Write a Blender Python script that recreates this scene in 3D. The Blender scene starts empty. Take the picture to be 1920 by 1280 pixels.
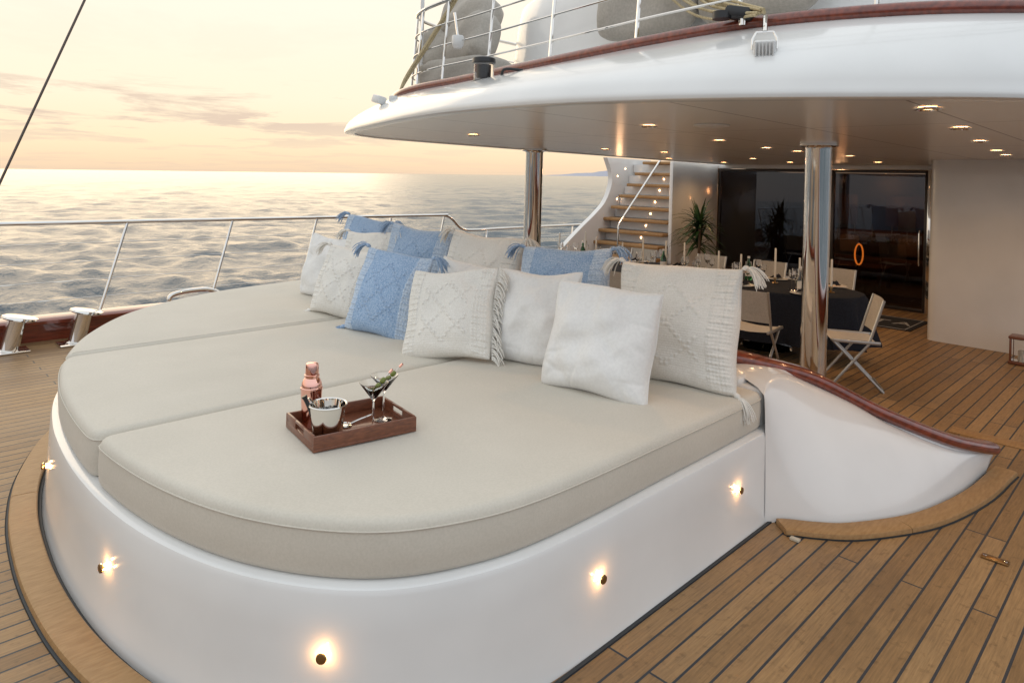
import bpy, bmesh, math, random
import numpy as np
from mathutils import Vector, Matrix, Euler
random.seed(7); rng=np.random.default_rng(3)
S=bpy.context.scene
R=math.radians
# ------------------------------------------------------------------ materials
def newmat(name):
    m=bpy.data.materials.new(name); m.use_nodes=True
    nt=m.node_tree; b=nt.nodes['Principled BSDF']; return m,nt,b
def N(nt,t,**k):
    n=nt.nodes.new(t)
    for a,v in k.items(): setattr(n,a,v)
    return n
def coords(nt,scale=(1,1,1)):
    tc=N(nt,'ShaderNodeTexCoord'); mp=N(nt,'ShaderNodeMapping'); mp.inputs['Scale'].default_value=scale
    nt.links.new(tc.outputs['Object'],mp.inputs['Vector']); return mp.outputs['Vector']
def mix(nt,fac,a,b,blend='MIX'):
    m=N(nt,'ShaderNodeMix',data_type='RGBA',blend_type=blend)
    for sock,val in ((m.inputs['Factor'],fac),(m.inputs[6],a),(m.inputs[7],b)):
        if hasattr(val,'type') and hasattr(val,'links'): nt.links.new(val,sock)
        elif isinstance(val,(int,float)): sock.default_value=val
        else: sock.default_value=(*val[:3],1)
    return m.outputs[2]
def ramp(nt,fac,stops):
    r=N(nt,'ShaderNodeValToRGB'); cr_=r.color_ramp
    while len(cr_.elements)<len(stops): cr_.elements.new(0.5)
    for e,(p,c) in zip(cr_.elements,stops):
        e.position=p; e.color=(*c,1) if len(c)==3 else c
    nt.links.new(fac,r.inputs['Fac']); return r.outputs['Color']
def mat(name,col,rough=.5,metal=0,col2=None,ns=5,nsc=(1,1,1),bs=None,bst=.1,bd=.01,coat=0,coatr=.05,spec=.5,det=4,rv=0):
    m,nt,b=newmat(name)
    b.inputs['Roughness'].default_value=rough; b.inputs['Metallic'].default_value=metal
    b.inputs['Coat Weight'].default_value=coat; b.inputs['Coat Roughness'].default_value=coatr
    b.inputs['Specular IOR Level'].default_value=spec
    v=coords(nt,nsc)
    if col2 is None: col2=tuple(c*.93 for c in col)
    n=N(nt,'ShaderNodeTexNoise'); n.inputs['Scale'].default_value=ns; n.inputs['Detail'].default_value=det
    nt.links.new(v,n.inputs['Vector'])
    f=ramp(nt,n.outputs['Fac'],[(.32,(0,0,0)),(.68,(1,1,1))])
    nt.links.new(mix(nt,f,col,col2),b.inputs['Base Color'])
    if rv:
        mr=N(nt,'ShaderNodeMapRange'); mr.inputs['To Min'].default_value=max(0,rough-rv); mr.inputs['To Max'].default_value=rough+rv
        nt.links.new(n.outputs['Fac'],mr.inputs['Value']); nt.links.new(mr.outputs[0],b.inputs['Roughness'])
    if bs:
        n2=N(nt,'ShaderNodeTexNoise'); n2.inputs['Scale'].default_value=bs; n2.inputs['Detail'].default_value=3
        nt.links.new(v,n2.inputs['Vector'])
        bp=N(nt,'ShaderNodeBump'); bp.inputs['Strength'].default_value=bst; bp.inputs['Distance'].default_value=bd
        nt.links.new(n2.outputs['Fac'],bp.inputs['Height']); nt.links.new(bp.outputs[0],b.inputs['Normal'])
    return m
def emis(name,col,s):
    m,nt,b=newmat(name); b.inputs['Base Color'].default_value=(*col,1)
    b.inputs['Emission Color'].default_value=(*col,1); b.inputs['Emission Strength'].default_value=s; return m
def glassmat(name,col=(1,1,1),ior=1.45,rough=0.0):
    m,nt,b=newmat(name); b.inputs['Base Color'].default_value=(*col,1); b.inputs['Roughness'].default_value=rough
    b.inputs['Transmission Weight'].default_value=1; b.inputs['IOR'].default_value=ior; return m
def fabric(name,col,col2,weave=350,big=.4,bst=.25,ns=60,sheen=.2):
    m,nt,b=newmat(name); b.inputs['Roughness'].default_value=.9; b.inputs['Specular IOR Level'].default_value=.2
    b.inputs['Sheen Weight'].default_value=sheen
    v=coords(nt)
    n=N(nt,'ShaderNodeTexNoise'); n.inputs['Scale'].default_value=ns; n.inputs['Detail'].default_value=6; nt.links.new(v,n.inputs['Vector'])
    n1=N(nt,'ShaderNodeTexNoise'); n1.inputs['Scale'].default_value=2.2; n1.inputs['Detail'].default_value=4; nt.links.new(v,n1.inputs['Vector'])
    f=ramp(nt,n.outputs['Fac'],[(.35,(0,0,0)),(.65,(1,1,1))])
    c=mix(nt,f,col,col2)
    mm=mix(nt,1.0,c,ramp(nt,n1.outputs['Fac'],[(.3,(.93,.93,.925)),(.7,(1,1,1))]),'MULTIPLY')
    nt.links.new(mm,b.inputs['Base Color'])
    w=N(nt,'ShaderNodeTexNoise'); w.inputs['Scale'].default_value=weave; nt.links.new(v,w.inputs['Vector'])
    bp=N(nt,'ShaderNodeBump'); bp.inputs['Strength'].default_value=bst; bp.inputs['Distance'].default_value=.002
    nt.links.new(w.outputs['Fac'],bp.inputs['Height'])
    n3=N(nt,'ShaderNodeTexNoise'); n3.inputs['Scale'].default_value=5; n3.inputs['Detail'].default_value=3; n3.inputs['Distortion'].default_value=.6; nt.links.new(v,n3.inputs['Vector'])
    b2=N(nt,'ShaderNodeBump'); b2.inputs['Strength'].default_value=big; b2.inputs['Distance'].default_value=.02
    nt.links.new(n3.outputs['Fac'],b2.inputs['Height']); nt.links.new(bp.outputs[0],b2.inputs['Normal']); nt.links.new(b2.outputs[0],b.inputs['Normal'])
    return m
GEL=mat('gelcoat_white',(.80,.80,.79),.2,coat=.5,ns=2,rv=.05,bs=1.2,bst=.04)
MAH=mat('varnished_mahogany',(.25,.045,.018),.3,col2=(.12,.02,.009),ns=6,nsc=(1,6,6),coat=1)
TEAK=mat('teak_trim',(.40,.235,.10),.5,col2=(.31,.17,.065),ns=7,nsc=(2,9,9),bs=60,bst=.15)
STEEL=mat('polished_steel',(.80,.78,.75),.045,1,ns=3,rv=.02)
TAUPE=fabric('taupe_canvas',(.645,.60,.52),(.60,.56,.48),weave=500,big=.16,ns=110)
TAUPED=fabric('grey_canvas',(.50,.46,.41),(.43,.40,.35),weave=400,big=.6)
LINEN=fabric('white_linen',(.85,.845,.83),(.80,.795,.78),weave=420,big=.45)
KNIT=fabric('cream_knit',(.85,.83,.785),(.76,.735,.68),weave=200,big=.3,bst=.5,ns=120)
BLUE=fabric('blue_knit',(.22,.35,.56),(.44,.57,.74),weave=200,big=.3,bst=.6,ns=110)
BLUEB=fabric('blue_knit_border',(.36,.48,.65),(.62,.71,.82),weave=200,big=.3,bst=.6,ns=90)
COPPER=mat('rose_copper',(.93,.52,.43),.08,1)
WOOD=mat('tray_walnut',(.22,.075,.035),.38,col2=(.12,.04,.02),ns=10,nsc=(2,14,14),coat=.3)
BLACK=mat('black_plastic',(.015,.015,.017),.35)
BRASS=mat('aged_brass',(.35,.22,.10),.35,1)
CAULK=mat('deck_caulk',(.03,.035,.04),.6)
CLOTH=fabric('charcoal_tablecloth',(.012,.016,.026),(.018,.022,.034),big=.3,sheen=0)
GLASS=glassmat('clear_glass')
WHITE=mat('white_plastic',(.75,.75,.74),.35)
ROPE=mat('rope',(.60,.50,.30),.85,col2=(.40,.33,.2),ns=80,bs=120,bst=.8,bd=.004)
PALM=mat('palm_leaf',(.045,.11,.03),.45,col2=(.02,.06,.018),ns=20)
BARK=mat('trunk_bark',(.12,.08,.05),.8,bs=40,bst=.8)
POT=mat('pot_ceramic',(.25,.24,.22),.5)
WAX=mat('candle_wax',(.85,.82,.74),.5)
PORC=mat('porcelain',(.8,.8,.78),.15)
OLIVE=mat('olive',(.16,.19,.03),.3)
GREEN=glassmat('green_bottle',(.08,.30,.12),1.5)
DFRAME=mat('dark_frame',(.06,.05,.045),.3,.6)
LAMP=emis('warm_lamp',(1,.62,.30),14)
GLOW=emis('warm_glow',(1,.50,.18),9)
ORANGE=emis('amber_ring',(1,.28,.04),3)
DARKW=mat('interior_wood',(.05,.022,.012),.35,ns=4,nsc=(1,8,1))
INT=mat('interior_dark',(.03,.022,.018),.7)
MAT_=mat('doormat',(.02,.022,.028),.95,bs=300,bst=.8)
MTXT=mat('doormat_letters',(.40,.40,.41),.9)
CHAIRF=mat('chair_frame',(.45,.44,.42),.35,.7)
def teakdeck():
    m,nt,b=newmat('teak_deck')
    v=coords(nt)
    br=N(nt,'ShaderNodeTexBrick'); br.offset=.37; br.offset_frequency=3
    for k,x in (('Scale',1.0),('Mortar Size',.0055),('Mortar Smooth',.1),('Bias',0.0),('Brick Width',2.3),('Row Height',.098)): br.inputs[k].default_value=x
    br.inputs['Color1'].default_value=(0,0,0,1); br.inputs['Color2'].default_value=(1,1,1,1); br.inputs['Mortar'].default_value=(.5,.5,.5,1)
    nt.links.new(v,br.inputs['Vector'])
    base=ramp(nt,br.outputs['Color'],[(0,(.285,.165,.070)),(.5,(.345,.207,.092)),(1,(.405,.252,.118))])
    v2=coords(nt,(1.5,26,1))
    g=N(nt,'ShaderNodeTexNoise'); g.inputs['Scale'].default_value=4; g.inputs['Detail'].default_value=8; g.inputs['Roughness'].default_value=.7; nt.links.new(v2,g.inputs['Vector'])
    c=mix(nt,1.0,base,ramp(nt,g.outputs['Fac'],[(.3,(.62,.60,.58)),(.7,(1.12,1.1,1.08))]),'MULTIPLY')
    st=N(nt,'ShaderNodeTexNoise'); st.inputs['Scale'].default_value=1.3; st.inputs['Detail'].default_value=8; st.inputs['Roughness'].default_value=.65; nt.links.new(v,st.inputs['Vector'])
    c=mix(nt,1.0,c,ramp(nt,st.outputs['Fac'],[(.32,(.70,.71,.75)),(.62,(1.05,1.05,1.03))]),'MULTIPLY')
    sp=N(nt,'ShaderNodeTexNoise'); sp.inputs['Scale'].default_value=22; sp.inputs['Detail'].default_value=3; nt.links.new(v,sp.inputs['Vector'])
    c=mix(nt,1.0,c,ramp(nt,sp.outputs['Fac'],[(.28,(.70,.68,.66)),(.42,(1,1,1))]),'MULTIPLY')
    c=mix(nt,br.outputs['Fac'],c,(.024,.032,.042))
    nt.links.new(c,b.inputs['Base Color'])
    bp=N(nt,'ShaderNodeBump'); bp.invert=True; bp.inputs['Strength'].default_value=.5; bp.inputs['Distance'].default_value=.003
    nt.links.new(br.outputs['Fac'],bp.inputs['Height'])
    b2=N(nt,'ShaderNodeBump'); b2.inputs['Strength'].default_value=.25; b2.inputs['Distance'].default_value=.002
    nt.links.new(g.outputs['Fac'],b2.inputs['Height']); nt.links.new(bp.outputs[0],b2.inputs['Normal']); nt.links.new(b2.outputs[0],b.inputs['Normal'])
    mr=N(nt,'ShaderNodeMapRange'); mr.inputs['To Min'].default_value=.34; mr.inputs['To Max'].default_value=.66
    nt.links.new(st.outputs['Fac'],mr.inputs['Value']); nt.links.new(mr.outputs[0],b.inputs['Roughness'])
    return m
DECK=teakdeck()
def ceilmat():
    m,nt,b=newmat('ceiling_panels'); b.inputs['Roughness'].default_value=.25
    v=coords(nt)
    br=N(nt,'ShaderNodeTexBrick'); br.offset=0
    for k,x in (('Scale',1.0),('Mortar Size',.007),('Mortar Smooth',.2),('Brick Width',2.4),('Row Height',.95)): br.inputs[k].default_value=x
    nt.links.new(v,br.inputs['Vector'])
    nt.links.new(mix(nt,br.outputs['Fac'],(.80,.76,.71),(.36,.33,.31)),b.inputs['Base Color'])
    return m
CEIL=ceilmat()
def winmat():
    m,nt,b=newmat('tinted_glass'); nt.nodes.remove(b)
    o=nt.nodes['Material Output']; fr=N(nt,'ShaderNodeFresnel'); fr.inputs[0].default_value=1.6
    t=N(nt,'ShaderNodeBsdfTransparent'); t.inputs[0].default_value=(.42,.38,.35,1)
    g=N(nt,'ShaderNodeBsdfGlossy'); g.inputs['Roughness'].default_value=.01; g.inputs['Color'].default_value=(.65,.75,.9,1)
    mx=N(nt,'ShaderNodeMixShader'); nt.links.new(fr.outputs[0],mx.inputs[0]); nt.links.new(t.outputs[0],mx.inputs[1]); nt.links.new(g.outputs[0],mx.inputs[2])
    nt.links.new(mx.outputs[0],o.inputs[0]); return m
WIN=winmat()
# ------------------------------------------------------------------ geometry helpers
BOAT=[]
def cr(pts,n=8,closed=False):
    P=[Vector(p) for p in pts]; out=[]; L=len(P)
    segs=L if closed else L-1
    for i in range(segs):
        if closed: a,b,c,d=P[(i-1)%L],P[i],P[(i+1)%L],P[(i+2)%L]
        else:
            b,c=P[i],P[i+1]; a=P[i-1] if i else b*2-c; d=P[i+2] if i+2<L else c*2-b
        for k in range(n):
            t=k/n
            out.append(.5*((2*b)+(c-a)*t+(2*a-5*b+4*c-d)*t*t+(3*b-a-3*c+d)*t**3))
    if not closed: out.append(P[-1])
    return out
class B:
    def __init__(s,name): s.name=name; s.v=[]; s.f=[]; s.m=[]; s.mats=[]; s.fl=[]
    def mi(s,m):
        if m not in s.mats: s.mats.append(m)
        return s.mats.index(m)
    def add(s,vs,fs,m,M=None,flat=False):
        o=len(s.v); i=s.mi(m)
        for v in vs:
            v=Vector(v); s.v.append(tuple(M@v if M else v))
        for f in fs: s.f.append(tuple(o+k for k in f)); s.m.append(i); s.fl.append(not flat)
        return s
    def box(s,c,size,m,bev=0,rot=(0,0,0),M=None,seg=2):
        bm=bmesh.new(); bmesh.ops.create_cube(bm,size=1)
        bmesh.ops.scale(bm,vec=size,verts=bm.verts)
        if bev: bmesh.ops.bevel(bm,geom=bm.edges[:],offset=bev,segments=seg,affect='EDGES',profile=.5)
        X=Matrix.Translation(c)@Euler(rot).to_matrix().to_4x4()
        if M: X=M@X
        bm.verts.index_update()
        s.add([v.co.copy() for v in bm.verts],[[v.index for v in f.verts] for f in bm.faces],m,X); bm.free(); return s
    def grid(s,rows,m,cu=False,cv=False,M=None):
        nu=len(rows); nv=len(rows[0]); vs=[p for r in rows for p in r]; fs=[]
        for i in range(nu if cu else nu-1):
            for j in range(nv if cv else nv-1):
                a=i*nv+j; b=i*nv+(j+1)%nv; c=((i+1)%nu)*nv+(j+1)%nv; d=((i+1)%nu)*nv+j
                fs.append((a,b,c,d))
        return s.add(vs,fs,m,M)
    def tube(s,pts,r,m,n=10,closed=False,M=None,caps=True):
        P=[Vector(p) for p in pts]; L=len(P); rows=[]
        rr=r if isinstance(r,(list,tuple)) else [r]*L
        T=[]
        for i in range(L):
            if closed: t=P[(i+1)%L]-P[i-1]
            else: t=P[min(i+1,L-1)]-P[max(i-1,0)]
            T.append(t.normalized() if t.length>0 else Vector((0,0,1)))
        u=T[0].orthogonal().normalized()
        for i in range(L):
            u=(u-T[i]*u.dot(T[i])).normalized(); w=T[i].cross(u)
            rows.append([P[i]+(u*math.cos(2*math.pi*k/n)+w*math.sin(2*math.pi*k/n))*rr[i] for k in range(n)])
        s.grid(rows,m,cu=closed,cv=True,M=M)
        if caps and not closed:
            s.add(rows[0],[tuple(range(n))[::-1]],m,M); s.add(rows[-1],[tuple(range(n))],m,M)
        return s
    def lathe(s,prof,m,o=(0,0,0),n=24,M=None,sx=1,sy=1):
        rows=[[Vector((o[0]+r*sx*math.cos(2*math.pi*k/n),o[1]+r*sy*math.sin(2*math.pi*k/n),o[2]+z)) for k in range(n)] for r,z in prof]
        return s.grid(rows,m,cv=True,M=M)
    def ngon(s,pts,m,M=None,flat=False): return s.add(pts,[tuple(range(len(pts)))],m,M,flat)
    def done(s,sharp=38,boat=True,loc=None,scale=None,merge=True):
        me=bpy.data.meshes.new(s.name); me.from_pydata(s.v,[],s.f)
        for m in s.mats: me.materials.append(m)
        me.polygons.foreach_set('material_index',s.m)
        me.polygons.foreach_set('use_smooth',s.fl)
        bm=bmesh.new(); bm.from_mesh(me)
        if merge: bmesh.ops.remove_doubles(bm,verts=bm.verts,dist=1e-5)
        bmesh.ops.recalc_face_normals(bm,faces=bm.faces); bm.to_mesh(me); bm.free()
        me.update(); me.set_sharp_from_angle(angle=R(sharp))
        ob=bpy.data.objects.new(s.name,me); S.collection.objects.link(ob)
        if loc: ob.location=loc
        if scale: ob.scale=(scale,)*3
        if boat: BOAT.append(ob)
        return ob
def spot(name,loc,energy,col,typ='POINT',size=.02,parent=None,ang=130):
    l=bpy.data.lights.new(name,typ); l.energy=energy; l.color=col; l.shadow_soft_size=size
    if typ=='SPOT': l.spot_size=R(ang); l.spot_blend=.8
    o=bpy.data.objects.new(name,l); S.collection.objects.link(o); o.location=loc
    if parent: o.parent=parent
    else: BOAT.append(o)
    return o
# ------------------------------------------------------------------ deck + hull
d=B('teak_deck')
d.ngon([(x,y,0) for x,y in [(-9,-1.15),(16,-1.15),(16,8.98),(-9,8.98)]],DECK); d.done()
h=B('yacht_hull')
ring=[(-9,-1.5),(18,-1.5),(22,3.9),(18,9.2),(-9,9.2)]
h.grid([[(x,y,-.02) for x,y in ring],[(x,3.9+(y-3.9)*.97,-1.2) for x,y in ring],[(x,3.9+(y-3.9)*.86,-3.2) for x,y in ring]],GEL,cv=True)
h.ngon([(x,y,-.02) for x,y in ring],GEL)
h.done()
sec=[(8.9,0),(8.88,.19),(8.80,.2),(8.79,.235),(8.82,.255),(9.10,.255),(9.13,.23),(9.12,.2),(9.04,.19),(9.08,-.05)]
b=B('mahogany_bulwark')
b.grid([[(x,y,z) for y,z in sec] for x in (-9,-4,0,4,8,12,16)],MAH); b.done()
b=B('mahogany_bulwark')
b.grid([[(x,-1.1-(y-8.9),z) for y,z in sec] for x in (-9,-4,0,4,8,12,16)],MAH); b.done()
# ------------------------------------------------------------------ port railing
r=B('ship_railing')
top=[(-8,9,1.287),(0,9,1.287),(4,9,1.287),(7.15,9,1.287),(7.42,9,1.28),(7.58,9,1.21),(7.72,9,1.09),(7.85,9,1.03),(8.1,9,1.01),(9,9,1.02),(14,9,1.05)]
r.tube(cr(top,6),.024,STEEL,12)
for X in [-6.2,-4.95,-3.7,-2.45,-1.2,.05,1.28,2.53,3.79,5.02,6.32,7.40]:
    r.tube([(X-.29,8.93,.25),(X,9,1.285)],.017,STEEL,10)
    r.lathe([(.0,.0),(.035,.0),(.035,.015),(.02,.03)],STEEL,(X-.29,8.93,.252),14)
for X in (8.4,9.6,10.8,12,13.2): r.tube([(X-.1,8.95,.25),(X,9,1.03)],.015,STEEL,8)
for z,yy in ((1.05,8.985),(.84,8.97),(.63,8.956),(.43,8.942)):
    r.tube([(-8,yy,z),(7.4,yy,z)],.0045,STEEL,6)
    if z<1: r.tube([(7.4,yy,z),(14,yy,z)],.0045,STEEL,6)
r.done()
for X in (1.33,1.93):
    b=B('mooring_bollard')
    Mx=Matrix.Translation((X,8.55,0))@Matrix.Rotation(R(12),4,'Y')
    b.lathe([(0,0),(.12,0),(.12,.015),(.085,.03),(.085,.32),(.09,.34)],STEEL,n=28,M=Mx)
    b.lathe([(0,0),(.15,0),(.165,.012),(.16,.03),(.12,.045),(0,.05)],STEEL,(.02,0,.335),28,M=Mx)
    b.box((X,8.55,.012),(.34,.26,.02),STEEL,.006)
    b.done()
b=B('fairlead'); b.tube(cr([(3.0,8.93,.26),(3.02,8.93,.36),(3.2,8.93,.40),(3.45,8.93,.40),(3.6,8.93,.34),(3.62,8.93,.26)],5),.03,STEEL,12); b.done()
b=B('rigging_stay'); b.tube([(1.12,9.0,1.25),(2.75,9.0,5.9),(5.3,9.0,13.1)],.013,mat('stay_wire',(.12,.10,.09),.4,.8),8); b.done()
# ------------------------------------------------------------------ sunbed
OUT=[(3.89,1.75),(3.3,1.745),(2.8,1.745),(2.28,1.745),(1.92,1.762),(1.68,1.81),(1.42,1.925),(1.225,2.11),(1.06,2.38),(.95,2.70),(.885,3.06),(.86,3.45),(.87,3.9),(.93,4.45),(1.07,5.03),(1.36,5.7),(1.88,6.39),(2.75,6.93),(3.89,7.2)]
outl=[Vector((p.x,p.y)) for p in cr([(x,y,0) for x,y in OUT],14)]
def resample(loop,step,closed=True):
    P=loop+[loop[0]] if closed else loop
    L=[0]
    for a,c in zip(P,P[1:]): L.append(L[-1]+(c-a).length)
    n=int(L[-1]/step); out=[];j=0
    for k in range(n if closed else n+1):
        t=L[-1]*k/n
        while j<len(L)-2 and L[j+1]<t: j+=1
        f=(t-L[j])/max(1e-9,L[j+1]-L[j]); out.append(P[j].lerp(P[j+1],f))
    return out
def smoothl(loop,it):
    for _ in range(it):
        loop=[(loop[i-1]+loop[i]*2+loop[(i+1)%len(loop)])/4 for i in range(len(loop))]
    return loop
def offs(loop,o,closed=True):
    n=len(loop); res=[]
    for i in range(n):
        a=loop[i-1] if (closed or i) else loop[i]; c=loop[(i+1)%n] if (closed or i<n-1) else loop[i]
        t=(c-a).normalized(); res.append(loop[i]+Vector((t.y,-t.x))*o)
    return res
def area(l): return sum(l[i-1].x*l[i].y-l[i].x*l[i-1].y for i in range(len(l)))/2
def clip(loop,ya,yb):
    def half(poly,c,keep):
        o=[]
        for i in range(len(poly)):
            p,q=poly[i-1],poly[i]; ip=keep(p.y-c); iq=keep(q.y-c)
            if ip!=iq: t=(c-p.y)/(q.y-p.y); o.append(p.lerp(q,t))
            if iq: o.append(q)
        return o
    return half(half(loop,ya,lambda v:v>=0),yb,lambda v:v<=0)
sb=bpy.data.objects.new('sunbed',None); S.collection.objects.link(sb); BOAT.append(sb)
def child(o,p): BOAT.remove(o); o.parent=p; return o
full=list(outl)
def top_z(x,y,ya,yb):
    c=max(0,(y-ya)*(yb-y))/((yb-ya)/2)**2
    return .7125+.006*min(1,c)+.0035*math.sin(x*3.1+y*2.3)*c+.0025*math.sin(x*6.7-y*5.1)*c
for ya,yb in ((1.745,3.447),(3.461,5.036),(5.049,7.2)):
    lp=clip(full,ya-.3 if ya<2 else ya,yb+.3 if yb>7 else yb); lp=resample(lp,.02)
    if area(lp)<0: lp=lp[::-1]
    lp=smoothl(lp,14)
    c=B('mattress_cushion')
    prof=((-.03,.508),(-.008,.512),(.0,.53),(.004,.60),(.0,.665),(-.003,.682),(-.009,.696),(-.02,.706),(-.034,.711),(-.05,.7125))
    rows=[[(p.x,p.y,z) for p in offs(lp,o)] for o,z in prof]
    c.grid(rows,TAUPE,cv=True)
    c.tube([(p.x,p.y,.676) for p in offs(lp,.0015)][::2],.0035,TAUPE,6,closed=True)
    inner=[Vector(q) for q in rows[-1]]
    bm=bmesh.new(); vs=[bm.verts.new(q) for q in inner]; es=[bm.edges.new((vs[i],vs[(i+1)%len(vs)])) for i in range(len(vs))]
    bmesh.ops.triangle_fill(bm,edges=es,use_beauty=True)
    for ax,lo,hi,st in ((0,.85,3.95,.09),(1,ya,yb,.09)):
        q=lo+st
        while q<hi:
            co=[0,0,0]; co[ax]=q; no=[0,0,0]; no[ax]=1
            bmesh.ops.bisect_plane(bm,geom=bm.verts[:]+bm.edges[:]+bm.faces[:],plane_co=co,plane_no=no,dist=1e-5); q+=st
    bset=set(v for e in bm.edges if e.is_boundary for v in e.verts)
    for v in bm.verts:
        if v not in bset:
            dd=min((Vector((v.co.x,v.co.y))-Vector((q.x,q.y))).length for q in inner[::3])
            f=min(1,dd/.25); f=f*f*(3-2*f)
            v.co.z=.7125+f*(top_z(v.co.x,v.co.y,ya,yb)-.7125+.004)
    bm.verts.index_update()
    c.add([v.co.copy() for v in bm.verts],[[v.index for v in f.verts] for f in bm.faces],TAUPE); bm.free()
    child(c.done(sharp=180),sb)
bl=resample([p.copy() for p in outl]+[Vector((4.3,7.2)),Vector((4.3,1.75))],.03)
if area(bl)<0: bl=bl[::-1]
bl=smoothl(bl,3)
c=B('base')
rows=[[(p.x,p.y,z) for p in offs(bl,o)] for o,z in ((.065,0),(.055,.04),(.048,.2),(.042,.35),(.036,.47),(.028,.492),(.012,.502),(-.03,.504))]
c.grid(rows,GEL,cv=True); c.ngon(rows[-1],GEL,flat=True); child(c.done(),sb)
SL=[(2.26,1.70),(3.475,1.70),(1.218,2.064),(.838,3.10),(.905,4.36)]
for X,Y in SL:
    lo=offs(bl,.045); i=min(range(len(lo)),key=lambda q:(lo[q]-Vector((X,Y))).length)
    p=lo[i]; t=(lo[(i+1)%len(lo)]-lo[i-1]).normalized(); n=Vector((t.y,-t.x,0)); z=.285
    q=Vector((p.x,p.y,z))
    rot=Vector((0,0,1)).rotation_difference(n).to_matrix().to_4x4(); Mx=Matrix.Translation(q)@rot
    c=B('courtesy_light')
    c.lathe([(0,.0),(.014,.0),(.014,.012),(.0,.012)],GLOW,n=20,M=Mx)
    c.lathe([(0,.022),(.017,.022),(.019,.026),(.017,.031),(.008,.033),(0,.033)],BRASS,n=20,M=Mx)
    c.lathe([(.004,.012),(.004,.023)],BRASS,n=8,M=Mx)
    c=child(c.done(),sb)
    for k in range(3):
        a=k*2.094+.5; off=rot@Vector((.020*math.cos(a),.020*math.sin(a),0))
        spot('courtesy_lamp',q+n*.02+off,.085,(1,.52,.20),size=.004,parent=sb)
def strip(bu,path,a,bb,z1,m,closed=False):
    rows=[]
    for o,z in ((a,0.002),(a,z1-.006),(a+.006,z1),(bb-.015,z1),(bb-.004,z1-.006),(bb,z1-.02 if z1>.03 else .003),(bb,.002)):
        rows.append([(p.x,p.y,z) for p in offs(path,o,closed)])
    bu.grid(rows,m)
    for e in (0,-1): bu.ngon([rw[e] for rw in rows],m)
path=[p for p in outl if not (p.x>1.3 and p.y<2.6)]
path=resample(path,.04,False)
if offs(path,.1,False)[10].x>path[10].x: path=path[::-1]
mb=B('teak_margin_board')
npth=len(path)
for a,e in ((0,22),(22,62),(62,104),(104,npth)):
    pp=path[a:min(e+1,npth)]
    if len(pp)>3:
        pp=[p.copy() for p in pp]; pp[-1]=pp[-1].lerp(pp[-2],.12)
        strip(mb,pp,.085,.215,.035,TEAK)
strip(mb,path,.062,.088,.008,CAULK); strip(mb,path,.213,.228,.006,CAULK)
mb.done()
cl=B('deck_caulk_line'); cl.box((2.7,1.672,.003),(2.4,.016,.006),CAULK); cl.done()
# coaming
foot=[(3.80,1.690),(3.885,1.61),(3.97,1.49),(4.10,1.36),(4.42,1.18),(4.72,1.08),(5.15,1.0),(5.60,.965)]
topo=[(3.86,1.745,.70),(3.98,1.785,.75),(4.2,1.815,.76),(4.42,1.735,.68),(4.64,1.54,.55),(4.84,1.36,.41),(5.2,1.105,.235),(5.64,.935,.125)]
capl=[(4.05,2.1,.80),(4.12,2.1,.80),(4.2,2.03,.80),(4.45,1.775,.71),(4.66,1.585,.585),(4.86,1.40,.45),(5.22,1.15,.28),(5.66,.962,.155)]
inn=[(4.25,2.35),(4.25,2.25),(4.28,2.1),(4.50,1.83),(4.72,1.64),(4.92,1.46),(5.26,1.21),(5.68,1.02)]
F_=cr([(x,y,0) for x,y in foot],6); T_=cr(topo,6); C_=cr(capl,6); I_=cr([(x,y,0) for x,y in inn],6)
I2=[Vector((i.x,i.y,c.z-.05)) for i,c in zip(I_,C_)]
cm=B('cockpit_coaming')
rows=[]
for v in (0,.04,.12,.25,.4,.55,.7,.82,.92,.97,1):
    hv=v**1.15; zz=math.sin(v*math.pi/2)**.95
    rows.append([Vector((f.x+(t.x-f.x)*hv,f.y+(t.y-f.y)*hv,t.z*zz)) for f,t in zip(F_,T_)])
rows.append([t.lerp(c,.15)+Vector((0,0,.012)) for t,c in zip(T_,C_)])
rows.append([c-Vector((0,0,.03)) for c in C_]); rows.append(I2); rows.append(I_)
cm.grid(rows,GEL); cm.ngon([rw[-1] for rw in rows],GEL)
cm.box((4.08,4.55,.38),(.38,5.3,.76),GEL,.04,seg=4)
cm.box((4.03,1.98,.605),(.28,.42,.23),GEL,.03,seg=4)
cm.done()
cp=B('mahogany_cap_rail')
cpath=cr([(4.15,6.9,.81),(4.15,5,.81),(4.15,3,.81),(4.15,2.35,.81),(4.19,2.07,.80),(4.45,1.775,.715),(4.66,1.585,.59),(4.86,1.40,.46),(5.22,1.15,.29),(5.5,1.02,.205),(5.68,.955,.165)],10)
rows=[]
for i,p in enumerate(cpath):
    t=(cpath[min(i+1,len(cpath)-1)]-cpath[max(i-1,0)]).normalized(); sd=t.cross(Vector((0,0,1))).normalized(); up=sd.cross(t)
    k_=1 if i<len(cpath)-2 else .8
    rows.append([p+sd*(.078*k_*math.copysign(abs(math.cos(a))**.7,math.cos(a)))+up*(.042*k_*math.copysign(abs(math.sin(a))**.8,math.sin(a))) for a in [2*math.pi*k/18 for k in range(18)]])
cp.grid(rows,MAH,cv=True); cp.ngon(rows[-1],MAH); cp.ngon(rows[0],MAH); cp.done()
fp=[Vector((p.x,p.y)) for p in F_]
fp=fp[3:]+[Vector((5.72,.955))]
if offs(fp,.1,False)[10].y>fp[10].y: fp=fp[::-1]
m2=B('teak_margin_board'); h2=len(fp)//2
strip(m2,fp[:h2+1],.018,.15,.035,TEAK); strip(m2,fp[h2:],.018,.15,.035,TEAK); strip(m2,fp,.0,.022,.01,CAULK); strip(m2,fp,.148,.16,.006,CAULK); m2.done()
CREAM=mat('cream_plastic',(.55,.5,.4),.5)
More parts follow.
